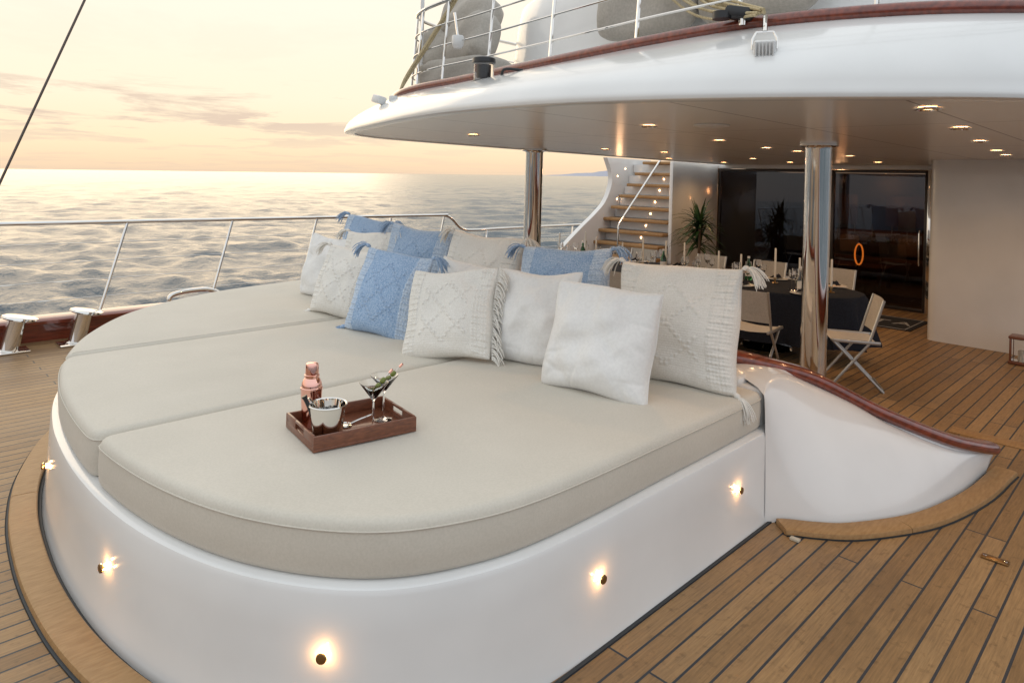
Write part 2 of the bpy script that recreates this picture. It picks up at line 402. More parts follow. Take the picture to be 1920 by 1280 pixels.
b=B('deck_plate'); b.box((4.32,.695,.006),(.05,.12,.012),BRASS,.003)
for q in (-.045,.045): b.lathe([(0,.014),(.007,.013),(.008,.012)],STEEL,(4.32,.695+q,0),10)
b.done()
b=B('deck_hinge'); b.box((3.83,1.57,.012),(.035,.06,.02),CREAM,.004); b.box((3.73,1.49,.008),(.03,.05,.014),CREAM,.003); b.done()
b=B('teak_threshold'); b.box((6.42,.35,.004),(.16,2.0,.008),TEAK,.002); b.done()
# ------------------------------------------------------------------ overhang
LW=[(9,-.8),(5.4,-.45),(4.3,.03),(3.63,.527),(3.28,1.0),(3.01,1.48),(2.82,1.94),(2.69,2.55),(2.70,3.23),(2.855,3.99),(3.10,4.78),(3.355,5.5),(3.6,5.95),(3.95,6.2),(4.44,6.32),(6.5,6.36),(14,6.36)]
UP=[(9,-.3,2.85),(5.5,-.15,2.84),(4.6,.2,2.82),(4.12,.608,2.8),(3.82,1.1,2.8),(3.66,1.75,2.8),(3.63,2.4,2.78),(3.68,3.1,2.76),(3.77,3.9,2.745),(3.82,4.5,2.73),(3.84,5.05,2.715),(3.88,5.42,2.69),(4.02,5.68,2.68),(4.35,5.85,2.68),(4.8,5.92,2.69),(6.5,5.95,2.7),(14,5.95,2.7)]
L_=cr([(x,y,2.32) for x,y in LW],8); U_=cr(UP,8)
oh=B('upper_deck_overhang')
Lp=[Vector((p.x,p.y)) for p in L_]
sgn=1
if offs(Lp,.1,False)[60].x>Lp[60].x: sgn=-1
def LO(o,z): return [Vector((p.x,p.y,z)) for p in offs(Lp,o*sgn,False)]
ins=LO(-.10,2.322)
rows=[ins,LO(-.095,2.312),LO(-.02,2.312),LO(-.004,2.318),LO(0,2.33),LO(0,2.345),LO(-.01,2.36)]
l0=rows[-1]
for v in (.06,.14,.24,.36,.5,.64,.78,.9,1):
    hv=v**1.35
    rows.append([Vector((a.x+(u.x-a.x)*hv,a.y+(u.y-a.y)*hv,a.z+(u.z-a.z)*v**.85)) for a,u in zip(l0,U_)])
oh.grid(rows,GEL)
oh.ngon([Vector((p.x,p.y,2.322)) for p in ins]+[Vector((14,-.6,2.322))],CEIL,flat=True)
oh.ngon([p-Vector((0,0,.01)) for p in U_]+[Vector((14,-.3,2.8))],GEL,flat=True)
oh.done(sharp=50)
tr=B('mahogany_toe_rail')
rows=[]
for i,p in enumerate(U_):
    t=(U_[min(i+1,len(U_)-1)]-U_[max(i-1,0)]).normalized(); sd=t.cross(Vector((0,0,1))).normalized(); up=sd.cross(t)
    rows.append([p+Vector((0,0,.02))+sd*.045*math.cos(a)+up*.04*math.sin(a) for a in [2*math.pi*k/14 for k in range(14)]])
tr.grid(rows,MAH,cv=True); tr.done()
DL=[(3.87,.95),(5.13,1.07),(6.49,1.22),(7.97,1.36),(8.86,1.43),(4.14,2.77),(4.26,4.79),(5.76,3.09),(7.0,3.21),(7.7,3.17),(6.74,5.14),(7.6,4.84),(8.9,3.02),(9.6,4.6),(9.4,5.9),(10.9,3.3),(10.9,4.6),(11.0,5.8)]
for X,Y in DL:
    c=B('recessed_downlight')
    c.lathe([(.062,.0),(.062,-.008),(.048,-.012),(.042,-.004)],STEEL,(X,Y,2.32),22)
    c.lathe([(0,-.003),(.043,-.003)],LAMP,(X,Y,2.32),22); c=c.done()
    spot('downlight_lamp',(X,Y,2.29),15.0,(1,.60,.30),'SPOT',.03,parent=c,ang=150)
c=B('ceiling_speaker'); c.lathe([(.12,0),(.12,-.008),(.10,-.012),(0,-.012)],WHITE,(4.27,2.35,2.32),32); c.done()
for X,Y in ((6.48,2.47),(6.52,6.12)):
    c=B('steel_column'); c.lathe([(.0,0),(.17,0),(.17,.012),(.118,.02),(.115,.05),(.115,2.27),(.12,2.285),(.17,2.30),(.17,2.321)],STEEL,(X,Y,0),48); c.done()
# ------------------------------------------------------------------ cockpit walls
w=B('deckhouse_wall')
pl=[(10.05,-1.6),(10.05,2.30),(10.07,2.37),(10.13,2.42),(12.1,2.85)]
w.grid([[(x,y,z) for x,y in pl] for z in (0,2.325)],GEL)
w.box((12.16,4.7,2.285),(.12,3.8,.075),GEL,.006)
w.box((12.16,5.45,.17),(.12,2.1,.34),GEL,.006)
w.box((12.16,7.35,1.16),(.12,1.6,2.32),GEL,.006)
w.box((11.3,6.53,1.16),(1.6,.07,2.32),GEL,.01)
w.done()
g=B('salon_window')
def pane(y0,y1,z0,z1,x=12.13,fr=.045):
    g.box((x,(y0+y1)/2,(z0+z1)/2),(.012,y1-y0-2*fr,z1-z0-2*fr),WIN)
    for yy in (y0+fr/2,y1-fr/2): g.box((x-.01,yy,(z0+z1)/2),(.06,fr,z1-z0),DFRAME,.004)
    for zz in (z0+fr/2,z1-fr/2): g.box((x-.01,(y0+y1)/2,zz),(.058,y1-y0-2*fr,fr),DFRAME,.004)
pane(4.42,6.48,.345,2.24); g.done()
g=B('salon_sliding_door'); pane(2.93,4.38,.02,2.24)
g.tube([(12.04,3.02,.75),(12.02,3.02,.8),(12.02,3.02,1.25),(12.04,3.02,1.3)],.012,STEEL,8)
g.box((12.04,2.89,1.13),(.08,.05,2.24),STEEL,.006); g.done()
it=B('salon_interior')
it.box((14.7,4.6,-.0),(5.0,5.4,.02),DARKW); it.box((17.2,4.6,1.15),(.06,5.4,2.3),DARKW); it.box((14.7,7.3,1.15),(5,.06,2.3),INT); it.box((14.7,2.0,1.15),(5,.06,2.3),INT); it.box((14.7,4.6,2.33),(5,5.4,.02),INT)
ART=mat('wall_panel',(.14,.055,.025),.4)
for yy in (3.2,4.6,6.0): it.box((17.15,yy,1.45),(.04,.8,.7),ART,.005)
it.done()
so=B('sofa'); SOF=mat('sofa_leather',(.18,.10,.055),.5)
so.box((16.2,4.6,.25),(.9,3.6,.4),SOF,.06); so.box((16.6,4.6,.7),(.3,3.6,.6),SOF,.08)
SC=[mat('sofa_cushion_a',(.35,.25,.16),.8),mat('sofa_cushion_b',(.1,.07,.06),.8)]
for i in range(6): so.box((16.35,3.1+i*.6,.7),(.16,.42,.4),SC[i%2],.06,rot=(0,.2,.1*i))
so.done()
ct=B('coffee_table'); ct.box((14.4,4.9,.42),(.8,1.6,.05),WOOD,.01)
for a in (-.3,.3):
    for q in (-.7,.7): ct.box((14.4+a,4.9+q,.2),(.06,.06,.4),WOOD,.005)
ct.done()
rg=B('ring_reflection'); rg.tube([(13.5,4.37+.07*math.cos(a),.72+.19*math.sin(a)) for a in [2*math.pi*k/40 for k in range(40)]],.014,ORANGE,8,closed=True); rg.lathe([(0,0),(.06,0),(.06,.02),(.012,.03),(.012,.32),(0,.33)],BRASS,(13.5,4.37,.215),16); rg.box((13.5,4.37,.11),(.3,.3,.2),DARKW,.01); rg.done()  # emissive ring modelled in place of an amber reflection, not a real lamp
spot('salon_lamp',(15.4,5.4,2.1),30,(1,.5,.22),size=.1); spot('salon_lamp',(15.4,3.4,2.1),28,(1,.5,.22),size=.1)
b=B('door_mat'); b.box((10.92,3.42,.006),(1.0,1.45,.012),MAT_,.004)
fr=.012
for (cx,cy,sx,sy) in ((10.46,3.42,fr,1.3),(11.38,3.42,fr,1.3),(10.92,2.77,.92,fr),(10.92,4.07,.92,fr)): b.box((cx,cy,.0135),(sx,sy,.004),MTXT)
dm=b.done()
tc=bpy.data.curves.new('mat_lettering','FONT'); tc.body='ITA'; tc.size=.36; tc.space_character=1.35; tc.align_x='CENTER'; tc.align_y='CENTER'; tc.extrude=.001
to=bpy.data.objects.new('mat_lettering',tc); S.collection.objects.link(to); to.data.materials.append(MTXT); to.location=(10.9,3.13,.0145); to.rotation_euler=(0,0,R(-90)); to.parent=dm
# ------------------------------------------------------------------ staircase
st=B('staircase')
for i in range(-3,8):
    f=i/7; X=10.35+1.0*f; z=.82+.2185*i; yl=8.2-.55*max(0,f)
    if z<.05: continue
    st.box((X+.06,(6.6+yl)/2,z-.03),(.34,yl-6.6,.058),TEAK,.014)
    st.box((X+.16,(6.62+8.0)/2,z-.135),(.09,1.4,.15),GEL)
    if i<7:
        Mx=Matrix.Translation((X+.112,7.2,z-.12))@Matrix.Rotation(R(-90),4,'Y')
        st.lathe([(0,.008),(.010,.008),(.015,0)],LAMP,n=12,M=Mx)
pts=[(10.6,2.4),(10.76,2.1),(10.75,1.84),(10.58,1.55),(10.3,1.33),(9.9,1.08),(9.55,.85),(9.3,.66),(9.1,.4),(9.05,0),(12.1,0),(12.1,2.4)]
P2=cr([(x,0,z) for x,z in pts[:10]],5)+[Vector((12.1,0,0)),Vector((12.1,0,2.4))]
st.ngon([Vector((p.x,8.02,p.z)) for p in P2],GEL,flat=True); st.ngon([Vector((p.x,8.12,p.z)) for p in P2],GEL,flat=True)
st.grid([[Vector((p.x,8.02,p.z)) for p in P2],[Vector((p.x,8.12,p.z)) for p in P2]],GEL,cv=True)
for X,z in ((10.95,2.05),(10.95,1.6),(11.2,2.2)):
    st.lathe([(0,.006),(.010,.006),(.013,0)],LAMP,n=12,M=Matrix.Translation((X,8.018,z))@Matrix.Rotation(R(90),4,'X'))
st.tube(cr([(10.1,7.35,.62),(10.1,7.35,1.0),(10.12,7.35,1.16),(10.25,7.35,1.30),(11.3,7.25,2.42)],6),.02,STEEL,10)
st.done()
spot('stair_lamp',(10.0,7.3,1.9),4,(1,.55,.28),size=.05)
# ------------------------------------------------------------------ potted palm
p=B('potted_palm')
px,py=10.6,6.0
p.lathe([(0,0),(.14,0),(.19,.35),(.20,.38),(.18,.38),(.17,.33),(0,.32)],POT,(px,py,0),24)
for hx,hy,hz in ((0,0,1.15),(.1,.07,.9),(-.09,-.05,1.3)):
    p.tube(cr([(px,py,.3),(px+hx*.6,py+hy*.5,hz*.6),(px+hx,py+hy,hz)],4),.022,BARK,8)
    for k in range(60):
        a=random.uniform(0,6.28); el=random.uniform(-.25,1.35); L=random.uniform(.32,.56); wv=random.uniform(.016,.028)
        rw=[]; c0=Vector((px+hx,py+hy,hz+random.uniform(-.08,.05))); dr=Vector((math.cos(a)*math.cos(el),math.sin(a)*math.cos(el),math.sin(el))); sd=Vector((-math.sin(a),math.cos(a),0))
        for q in range(6):
            t=q/5; pp=c0+dr*L*t-Vector((0,0,.22*t*t*L*2*math.cos(el))); ww=wv*(1-t**2)+.001
            rw.append([pp-sd*ww,pp+Vector((0,0,-.004)),pp+sd*ww])
        p.grid(rw,PALM)
p.done()
# ------------------------------------------------------------------ dining table + settings
TX,TY,TA,TB=8.0,4.85,.72,2.3
t=B('dining_table')
def ell(a,ex,ey,z): 
    c,s_=math.cos(a),math.sin(a); return Vector((TX+ex*math.copysign(abs(c)**.75,c),TY+ey*math.copysign(abs(s_)**.75,s_),z))
n=120; rows=[]
for sc,z,wv in ((0.02,.75,0),(.9,.75,0),(.985,.75,0),(1.0,.742,0),(1.01,.70,.01),(1.015,.55,.03),(1.03,.38,.055),(1.05,.20,.08)):
    rows.append([ell(2*math.pi*k/n,TA*sc+wv*math.sin(k*1.1)*.8,TB*sc+wv*math.sin(k*.9),z) for k in range(n)])
t.grid(rows,CLOTH,cv=True)
for yy in (3.6,6.1): t.lathe([(0,0),(.3,0),(.28,.03),(.05,.06),(.05,.7)],STEEL,(TX,yy,0),20)
t.done()
def wineglass(bu,x,y,z,h=.2,r=.04):
    bu.lathe([(0,0),(r*.85,.0),(r*.8,.003),(.005,.008),(.004,h*.5),(r*.6,h*.57),(r,h*.74),(r*.85,h),(r*.80,h),(r*.94,h*.74),(r*.55,h*.585),(0,h*.54)],GLASS,(x,y,z),16)
for side in (-1,1):
    for k in range(6):
        yy=TY-1.85+k*.70; xx=TX+side*.45
        pl=B('dinner_plate'); pl.lathe([(0,0),(.09,.0),(.14,.012),(.14,.016),(.09,.006),(0,.006)],PORC,(xx,yy,.753),28)
        pl.done()
        nk=B('napkin'); rw=[]
        for u in range(9):
            rw.append([Vector((xx+(-.08+.02*u),yy+(v/6-.5)*.11*(1-.25*math.sin(u*.9)),.765+.05*abs(math.sin(u*.7+v))*(1-abs(v-3)/3)+.01)) for v in range(7)])
        nk.grid(rw,CLOTH); nk.done()
        for gx,gy,gh,gr in ((.17,.16,.25,.047),(.24,.06,.20,.040),(.27,.24,.22,.042)):
            g1=B('wine_glass'); wineglass(g1,xx-side*gx,yy+gy,.752,gh,gr); g1.done()
for k in range(12):
    yy=TY-2.0+k*.36; xx=TX+random.uniform(-.16,.16); hh=random.uniform(.24,.36)
    c=B('taper_candle'); c.lathe([(0,0),(.04,0),(.04,.006),(.012,.015),(.012,.05),(.02,.055),(.018,.07)],BRASS,(xx,yy,.752),14)
    c.lathe([(.013,.05),(.011,.06+hh),(.0,.065+hh)],WAX,(xx,yy,.752),10); c.done()
for (xx,yy,m) in ((7.6,3.05,GLASS),(7.9,5.0,GREEN),(8.1,3.9,GREEN),(7.8,6.3,GREEN)):
    c=B('water_bottle'); c.lathe([(0,0),(.037,0),(.04,.01),(.04,.17),(.015,.23),(.014,.28),(.0,.28)],m,(xx,yy,.752),18)
    c.lathe([(.0405,.05),(.0405,.13)],PORC,(xx,yy,.752),18); c.lathe([(.0,.295),(.016,.293),(.016,.27)],WHITE,(xx,yy,.752),12); c.done()
fl=B('table_greenery')
for k in range(60):
    a=random.uniform(0,6.28); c0=Vector((8.0+random.uniform(-.08,.08),4.4+random.uniform(-.3,.3),.76)); dv=Vector((math.cos(a),math.sin(a),1.2)).normalized()*random.uniform(.08,.16); sd=Vector((-math.sin(a),math.cos(a),0))*.014
    fl.add([c0,c0+dv*.5+sd,c0+dv,c0+dv*.5-sd],[(0,1,2,3)],PALM)
fl.done()
def chair(x,y,face,fab=None):
    fab=fab or TAUPED; c=B('folding_chair'); Mx=Matrix.Translation((x,y,0))@Matrix.Rotation(face,4,'Z')
    for s_ in (-.23,.23):
        c.tube([(.22,s_,0),(-.12,s_,.45),(-.24,s_,.87)],.013,CHAIRF,8,M=Mx)
        c.tube([(-.26,s_*.9,0),(.2,s_*.9,.47)],.013,CHAIRF,8,M=Mx)
        c.box((-.01,s_,.465),(.42,.025,.03),CHAIRF,.005,M=Mx)
    c.tube([(.22,-.23,.03),(.22,.23,.03)],.01,CHAIRF,8,M=Mx); c.tube([(-.25,-.2,.03),(-.25,.2,.03)],.01,CHAIRF,8,M=Mx)
    rw=[[(-.2+.4*u/6,(v/8-.5)*.46,.47-.02*math.sin(math.pi*v/8)) for v in range(9)] for u in range(7)]
    c.grid(rw,fab,M=Mx)
    rw=[[(-.155-.085*u/6-.02*math.sin(math.pi*v/8),(v/8-.5)*.47,.55+.32*u/6) for v in range(9)] for u in range(7)]
    c.grid(rw,fab,M=Mx); c.done()
chair(6.78,3.2,R(5)); chair(7.12,2.36,R(118)); chair(6.8,3.95,0); chair(6.8,4.8,0); chair(6.8,5.6,0)
BC=fabric('brown_canvas',(.22,.13,.08),(.18,.1,.06))
chair(9.15,3.3,R(180)); chair(9.15,4.2,R(180)); chair(9.15,5.1,R(180)); chair(9.0,6.2,R(180)); chair(7.9,7.45,R(-90),BC)
b=B('cockpit_bench'); b.box((4.62,4.55,.2),(.6,4.1,.4),GEL,.03); b.box((4.62,4.55,.44),(.6,4.1,.09),LINEN,.03); b.done()
b=B('lantern'); lx,ly=9.53,1.33
b.box((lx,ly,.02),(.24,.24,.03),WOOD,.005); b.box((lx,ly,.30),(.24,.24,.025),WOOD,.005)
for a in (-1,1):
    for q in (-1,1): b.box((lx+a*.1,ly+q*.1,.16),(.022,.022,.26),WOOD,.003)
b.box((lx,ly,.16),(.185,.185,.24),GLASS); b.lathe([(0,0),(.04,0),(.04,.12),(0,.12)],WAX,(lx,ly,.036),16); b.done()
# ------------------------------------------------------------------ pillows
def pillow(kind,x,y,size,yaw=-80,tilt=18,roll=0,hs=1,m=LINEN,T=.14,fringe=False,tass=True,z=.715,seed=0):
    rg_=np.random.default_rng(seed+11); n=144 if kind!='plain' else 84
    W=size; H=size*hs
    Mx=Matrix.Translation((x,y,z))@Matrix.Rotation(R(yaw),4,'Z')@Matrix.Rotation(R(-tilt),4,'X')@Matrix.Translation((0,0,H*.48))@Matrix.Rotation(R(roll),4,'Y')
    u=np.linspace(-1,1,n+1); U,V=np.meshgrid(u,u,indexing='ij')
    e1,e2,e3,e4=rg_.uniform(.03,.075,4)
    pinx=np.where(U>0,e1,e2); piny=np.where(V>0,e3,e4)
    px_=U*W/2*(1-pinx*(1-V**2)-.035*(U*V)**8); pz=V*H/2*(1-piny*(1-U**2)-.035*(U*V)**8)
    px_=px_+.006*np.sin(V*5+seed)*abs(U); pz=pz+.007*np.sin(U*4+seed*2)*abs(V)-.012*(1-U**2)*(V>0)*V
    th=T*np.clip((1-U**2),0,1)**.45*np.clip((1-V**2),0,1)**.45
    th=th*(1+.25*-V)
    ph=rg_.uniform(0,6.28,16); cr_=0
    for k in range(9):
        a=rg_.uniform(0,3.14); fr_=rg_.uniform(2.5,9); w_=np.sin((U*np.cos(a)+V*np.sin(a))*fr_+ph[k]+1.6*np.sin(V*2.3+ph[k-1])+1.1*np.sin(U*2.9+ph[k-2]))
        cr_=cr_+(w_-.5*np.abs(w_))*.6/fr_
    edge=np.clip(1-np.maximum(abs(U),abs(V)),0,1)
    amp=.055 if kind=='plain' else .03
    crs=cr_*amp*np.minimum(1,edge*3.5)
    pk=0
    for k in range(14):
        s0=rg_.uniform(-.85,.85); L=rg_.uniform(.15,.45); sl_=rg_.uniform(-.6,.6); wd_=rg_.uniform(.03,.06); side=k%4
        A,Bc=((1-U,V),(1+U,V),(1-V,U),(1+V,U))[side]
        pk=pk-.009*np.exp(-((Bc-s0-sl_*A)/wd_)**2)*np.exp(-(A/L)**2)*np.minimum(1,A*12)
    if kind=='plain': crs=crs+pk
    else: crs=crs+pk*.5
    det=0
    if kind=='knit':
        band=(abs(U)>.64)
        cell=.021
        iu=np.floor(U*W/2/cell)
        rowf=np.abs(np.sin(V*H/2*math.pi/cell)); colf=np.abs(np.sin(U*W/2*math.pi/cell))
        var=.8+.35*np.sin(iu*12.9+np.floor(V*H/2/cell)*78.2)
        det=band*(.010*(rowf*colf)**.55*var)*np.minimum(1,edge*12)
        cz=(abs(U)<.54)&(abs(V)<.72)
        d1=np.sin((U*1.0+V)*4.6); d2=np.sin((U*1.0-V)*4.6)
        kn=(np.abs(np.sin(V*H/2*math.pi/.03))*np.abs(np.sin(U*W/2*math.pi/.03)))**1.0
        det=det+cz*((np.abs(d1)<.20)|(np.abs(d2)<.20))*kn*.009
        det=det+(~band)*.0010*np.sin(V*H/2*math.pi/.0075)
    yf=-(th+crs+det); yb=(th*.8+crs*.5)
    front=[[Vector((px_[i,j],yf[i,j],pz[i,j])) for j in range(n+1)] for i in range(n+1)]
    back=[[Vector((px_[i,j],yb[i,j] if 0<i<n and 0<j<n else yf[i,j],pz[i,j])) for j in range(n+1)] for i in range(n+1)]
    b=B('throw_pillow')
    if m is BLUE:
        i1=int(n*.18); i2=n-i1
        b.grid(front[:i1+1],BLUEB,M=Mx); b.grid(front[i1:i2+1],m,M=Mx); b.grid(front[i2:],BLUEB,M=Mx)
    else: b.grid(front,m,M=Mx)
    b.grid(back,m,M=Mx)
    if kind=='plain':
        ed=[front[i][0] for i in range(n)]+[front[n][j] for j in range(n)]+[front[n-i][n] for i in range(n)]+[front[0][n-j] for j in range(n)]
        b.tube(ed[::2],.0025,m,5,closed=True,M=Mx)
    def strand(p0,d0,L,rad):
        g=Vector((0,0,-1)); pts_=[];P=p0.copy(); D=d0.copy()
        for q in range(6):
            pts_.append(P.copy()); D=(D+g*.4).normalized(); P=P+D*L/5
        b.tube(pts_,[rad]*5+[rad*.5],m,5)
    R3=Mx.to_3x3()
    if kind=='knit' and tass:
        for cu,cv in ((-1,-1),(1,-1),(-1,1),(1,1)):
            c0=Mx@Vector((cu*W/2*.965,0,cv*H/2*.965)); o=(R3@Vector((cu,-.35,cv*.3))).normalized()
            b.tube([c0-o*.01,c0+o*.012,c0+o*.03],[.008,.017,.013],m,8)
            for q in range(26):
                dd=(o+Vector(rg_.normal(0,.25,3))).normalized(); strand(c0+o*.02,dd,.13+.04*rg_.random(),.0036)
    if fringe:
        for q in range(64):
            v=-.97+1.94*q/63; c0=Mx@Vector((W/2*(1-e1*(1-v*v)),0,v*H/2)); o=(R3@Vector((1,-.35+rg_.normal(0,.3),rg_.normal(0,.25)))).normalized()
            strand(c0,o,.10+.03*rg_.random(),.0045)
    return b.done(sharp=80)
pillow('plain',3.06,2.37,.67,-77,17,2,.95,seed=1,T=.17)
pillow('plain',3.24,3.05,.64,-74,15,-2,.98,seed=2,T=.15)
pillow('knit',2.88,3.50,.66,-68,24,-7,.96,KNIT,T=.13,fringe=True,tass=False,seed=3)
pillow('knit',2.94,4.30,.64,-72,18,5,1.04,BLUE,T=.13,seed=4)
pillow('knit',3.06,5.12,.60,-74,20,3,1.02,KNIT,T=.13,seed=5)
pillow('plain',3.42,5.98,.62,-74,14,3,1.0,LINEN,T=.14,seed=6)
pillow('knit',3.60,2.22,.82,-84,12,-2,.90,KNIT,T=.15,seed=7)
pillow('knit',3.66,3.18,.76,-80,12,-3,.99,BLUE,T=.14,seed=8)
pillow('knit',3.66,4.06,.78,-82,12,2,1.0,KNIT,T=.14,seed=9)
pillow('plain',3.34,3.92,.60,-78,18,6,1.0,LINEN,T=.12,seed=10)
pillow('knit',3.64,4.90,.78,-80,12,3,1.0,BLUE,T=.14,seed=12)
pillow('knit',3.52,5.50,.66,-80,14,-3,1.08,KNIT,T=.13,seed=13)
pillow('knit',3.80,5.95,.72,-80,10,4,1.12,BLUE,T=.13,seed=14)
# ------------------------------------------------------------------ tray set
TM=Matrix.Translation((1.742,2.757,.722))@Matrix.Rotation(R(-9),4,'Z')
t=B('serving_tray'); a,bb,hh,th=.245,.182,.066,.012
t.box((0,0,.008),(2*a,2*bb,.012),WOOD,.002,M=TM)
for s_ in (-1,1): t.box((0,s_*(bb-th/2),hh/2+.008),(2*a,th,hh-.01),WOOD,.003,M=TM)
for s_ in (-1,1):
    X=s_*(a-th/2); iw=bb-th
    t.box((X,0,.022),(th-.001,2*iw,.024),WOOD,.002,M=TM)
    for q in (-1,1): t.box((X,q*(iw+.055)/2,.052),(th-.001,iw-.055,.038),WOOD,.002,M=TM)
    t.box((X,0,.065),(th-.001,.112,.012),WOOD,.002,M=TM)
t.done()
s=B('cocktail_shaker')
s.lathe([(0,0),(.034,0),(.037,.006),(.045,.13),(.047,.165),(.048,.167),(.048,.176),(.045,.179),(.045,.183),(.043,.197),(.036,.212),(.030,.219),(.030,.2215),(.033,.223),(.033,.232),(.0295,.234),(.0285,.272),(.0265,.280),(.020,.284),(0,.285)],COPPER,n=44)
s.done(loc=(1.60,2.875,.737),scale=1.04)
s=B('ice_bucket')
s.lathe([(0,0),(.05,0),(.054,.004),(.058,.03),(.068,.125),(.073,.128),(.074,.132),(.071,.135),(.066,.132),(.055,.03),(.05,.006),(0,.006)],STEEL,n=40)
s.tube(cr([(-.03,.02,.02),(-.055,.035,.11),(-.075,.05,.165)],4),[.008]*8+[.012],BLACK,10)
s.tube(cr([(.02,.0,.02),(-.02,.05,.11),(-.05,.06,.15)],4),.004,STEEL,8)
ICE=glassmat('ice',(1,1,1),1.31,.05)
for k in range(10): s.box((random.uniform(-.035,.035),random.uniform(-.035,.035),random.uniform(.06,.09)),(.026,.026,.024),ICE,.004,rot=(random.random(),random.random(),random.random()))
s.done(loc=(1.585,2.70,.737),scale=1.15)
LIQ=glassmat('martini_liquid',(.95,.96,.9),1.33)
def martini(x,y,yaw):
    s=B('martini_glass')
    s.lathe([(0,0),(.036,0),(.037,.002),(.01,.007),(.0035,.014),(.003,.105),(.006,.112),(.056,.178),(.055,.179),(.005,.1165),(0,.115)],GLASS,n=40)
    s.lathe([(0,.118),(.0045,.118),(.036,.1555),(.036,.156),(0,.156)],LIQ,n=32)
    o=Matrix.Rotation(yaw,4,'Z')
    p0=o@Vector((-.02,0,.125)); p1=o@Vector((.065,.0,.215)); s.tube([p0,p1],.0014,STEEL,6)
    for f in (.2,.42,.64):
        c0=p0.lerp(p1,f); s.lathe([(0,-.014),(.007,-.011),(.0105,-.004),(.0105,.004),(.007,.011),(0,.014)],OLIVE,n=14,M=Matrix.Translation(c0)@Vector((0,0,1)).rotation_difference(p1-p0).to_matrix().to_4x4())
    s.lathe([(0,-.012),(.005,-.008),(.005,.008),(0,.012)],COPPER,n=10,M=Matrix.Translation(p1)@Vector((0,0,1)).rotation_difference(p1-p0).to_matrix().to_4x4())
    s.done(loc=(x,y,.737),scale=1.2)
martini(1.80,2.665,R(-20)); martini(1.905,2.735,R(-35))
s=B('cocktail_strainer')
s.lathe([(0,0),(.032,0),(.034,.003),(0,.005)],STEEL,(0,0,0),28); s.tube([(.028*math.cos(q*.5),.028*math.sin(q*.5),.008+.003*math.sin(q*6)) for q in range(13)],.003,STEEL,6,closed=True)
s.tube(cr([(.03,0,.004),(.08,.01,.008),(.16,.02,.012)],4),.005,STEEL,8); s.done(loc=(1.72,2.78,.737))
# ------------------------------------------------------------------ upper deck
r=B('upper_deck_railing')
Up2=[Vector((p.x,p.y)) for p in U_]; sg=1
if offs(Up2,.1,False)[60].x<Up2[60].x: sg=-1
rp=offs(Up2,.13*sg,False)
for hz,rad in ((.22,.009),(.42,.009),(.62,.009),(.84,.019)):
    r.tube([(p.x+hz*.08,p.y,u.z+hz) for p,u in zip(rp,U_)],rad,STEEL,8)
for i in range(6,len(rp),9):
    p,u=rp[i],U_[i]; r.tube([(p.x,p.y,u.z-.01),(p.x+.07,p.y,u.z+.84)],.014,STEEL,8)
    r.lathe([(0,0),(.035,0),(.035,.012),(.016,.02)],STEEL,(p.x,p.y,u.z-.008),12)
r.done()
c=B('flybridge_coaming')
cpth=cr([(9,.5,0),(5.6,.75,0),(4.75,1.2,0),(4.45,1.9,0),(4.4,2.8,0),(4.45,3.7,0),(4.6,4.5,0),(5.0,5.0,0),(5.8,5.2,0),(9,5.3,0)],8)
c.grid([[Vector((p.x+dx,p.y,z)) for p in cpth] for dx,z in ((0,2.7),(0,2.9),(.06,3.4),(.10,3.6),(.14,3.64),(.22,3.64))],GEL); c.done()
def softbox(name,c0,size,m,rot=(0,0,0)):
    b=B(name); n=28; rows=[]
    sx,sy,sz=size
    for s_ in (-1,1):
        g=[]
        for i in range(n+1):
            rw=[]
            for j in range(n+1):
                u=-1+2*i/n; v=-1+2*j/n
                t=(max(0,1-u**4)*max(0,1-v**4))**.4
                # rounded-square outline
                q=(abs(u)**5+abs(v)**5)**.2; mx=max(abs(u),abs(v)); k=(mx/q) if q>1e-6 else 1
                rw.append(Vector((s_*(sx*.12+sx*.40*t)+.016*math.sin(u*5+v*3+c0[1])*t,u*k*sy/2,v*k*sz/2)))
            g.append(rw)
        b.grid(g,m); rows.append(g)
    ring=lambda g:[g[i][0] for i in range(n)]+[g[n][j] for j in range(n)]+[g[n-i][n] for i in range(n)]+[g[0][n-j] for j in range(n)]
    b.grid([ring(rows[0]),ring(rows[1])],m,cv=True)
    o=b.done(sharp=80); o.location=c0; o.rotation_euler=rot
    return o
softbox('lounge_cushion',(4.30,2.05,3.36),(.2,.86,.74),TAUPED,(0,.12,-.04))
softbox('lounge_cushion',(4.30,2.92,3.36),(.2,.86,.74),TAUPED,(0,.12,.04))
softbox('lounge_cushion',(4.32,5.00,2.90),(.5,1.0,.30),TAUPED,(0,.05,.1))
softbox('lounge_cushion',(4.40,5.40,3.16),(.34,.60,.50),TAUPED,(.15,.3,.3))
softbox('lounge_cushion',(4.36,4.98,3.22),(.32,.62,.52),TAUPED,(-.12,.3,-.1))
softbox('lounge_cushion',(4.50,5.15,3.50),(.34,.66,.40),TAUPED,(.08,.35,.1))
b=B('rope_bundle')
for k in range(7):
    o=Vector((random.uniform(-.04,.04),random.uniform(-.08,.08),random.uniform(-.05,.05)))
    b.tube(cr([(4.1+o.x*2,2.75+o.y*2,3.5),(3.95+o.x,2.35+o.y,3.13+o.z),(3.72+o.x,1.98+o.y,2.95+o.z),(3.50,1.66+o.y*.3,2.84+o.z*.3)],5),.0085,ROPE,7)
b.done()
b=B('rope_bundle')
for k in range(4):
    o=Vector((random.uniform(-.03,.03),random.uniform(-.03,.03),0))
    b.tube(cr([(4.1+o.x,4.75+o.y,3.75),(4.02+o.x,5.1+o.y,3.3),(3.93+o.x,5.4+o.y,2.9),(3.88,5.44,2.74)],5),.012,ROPE,7)
b.done()
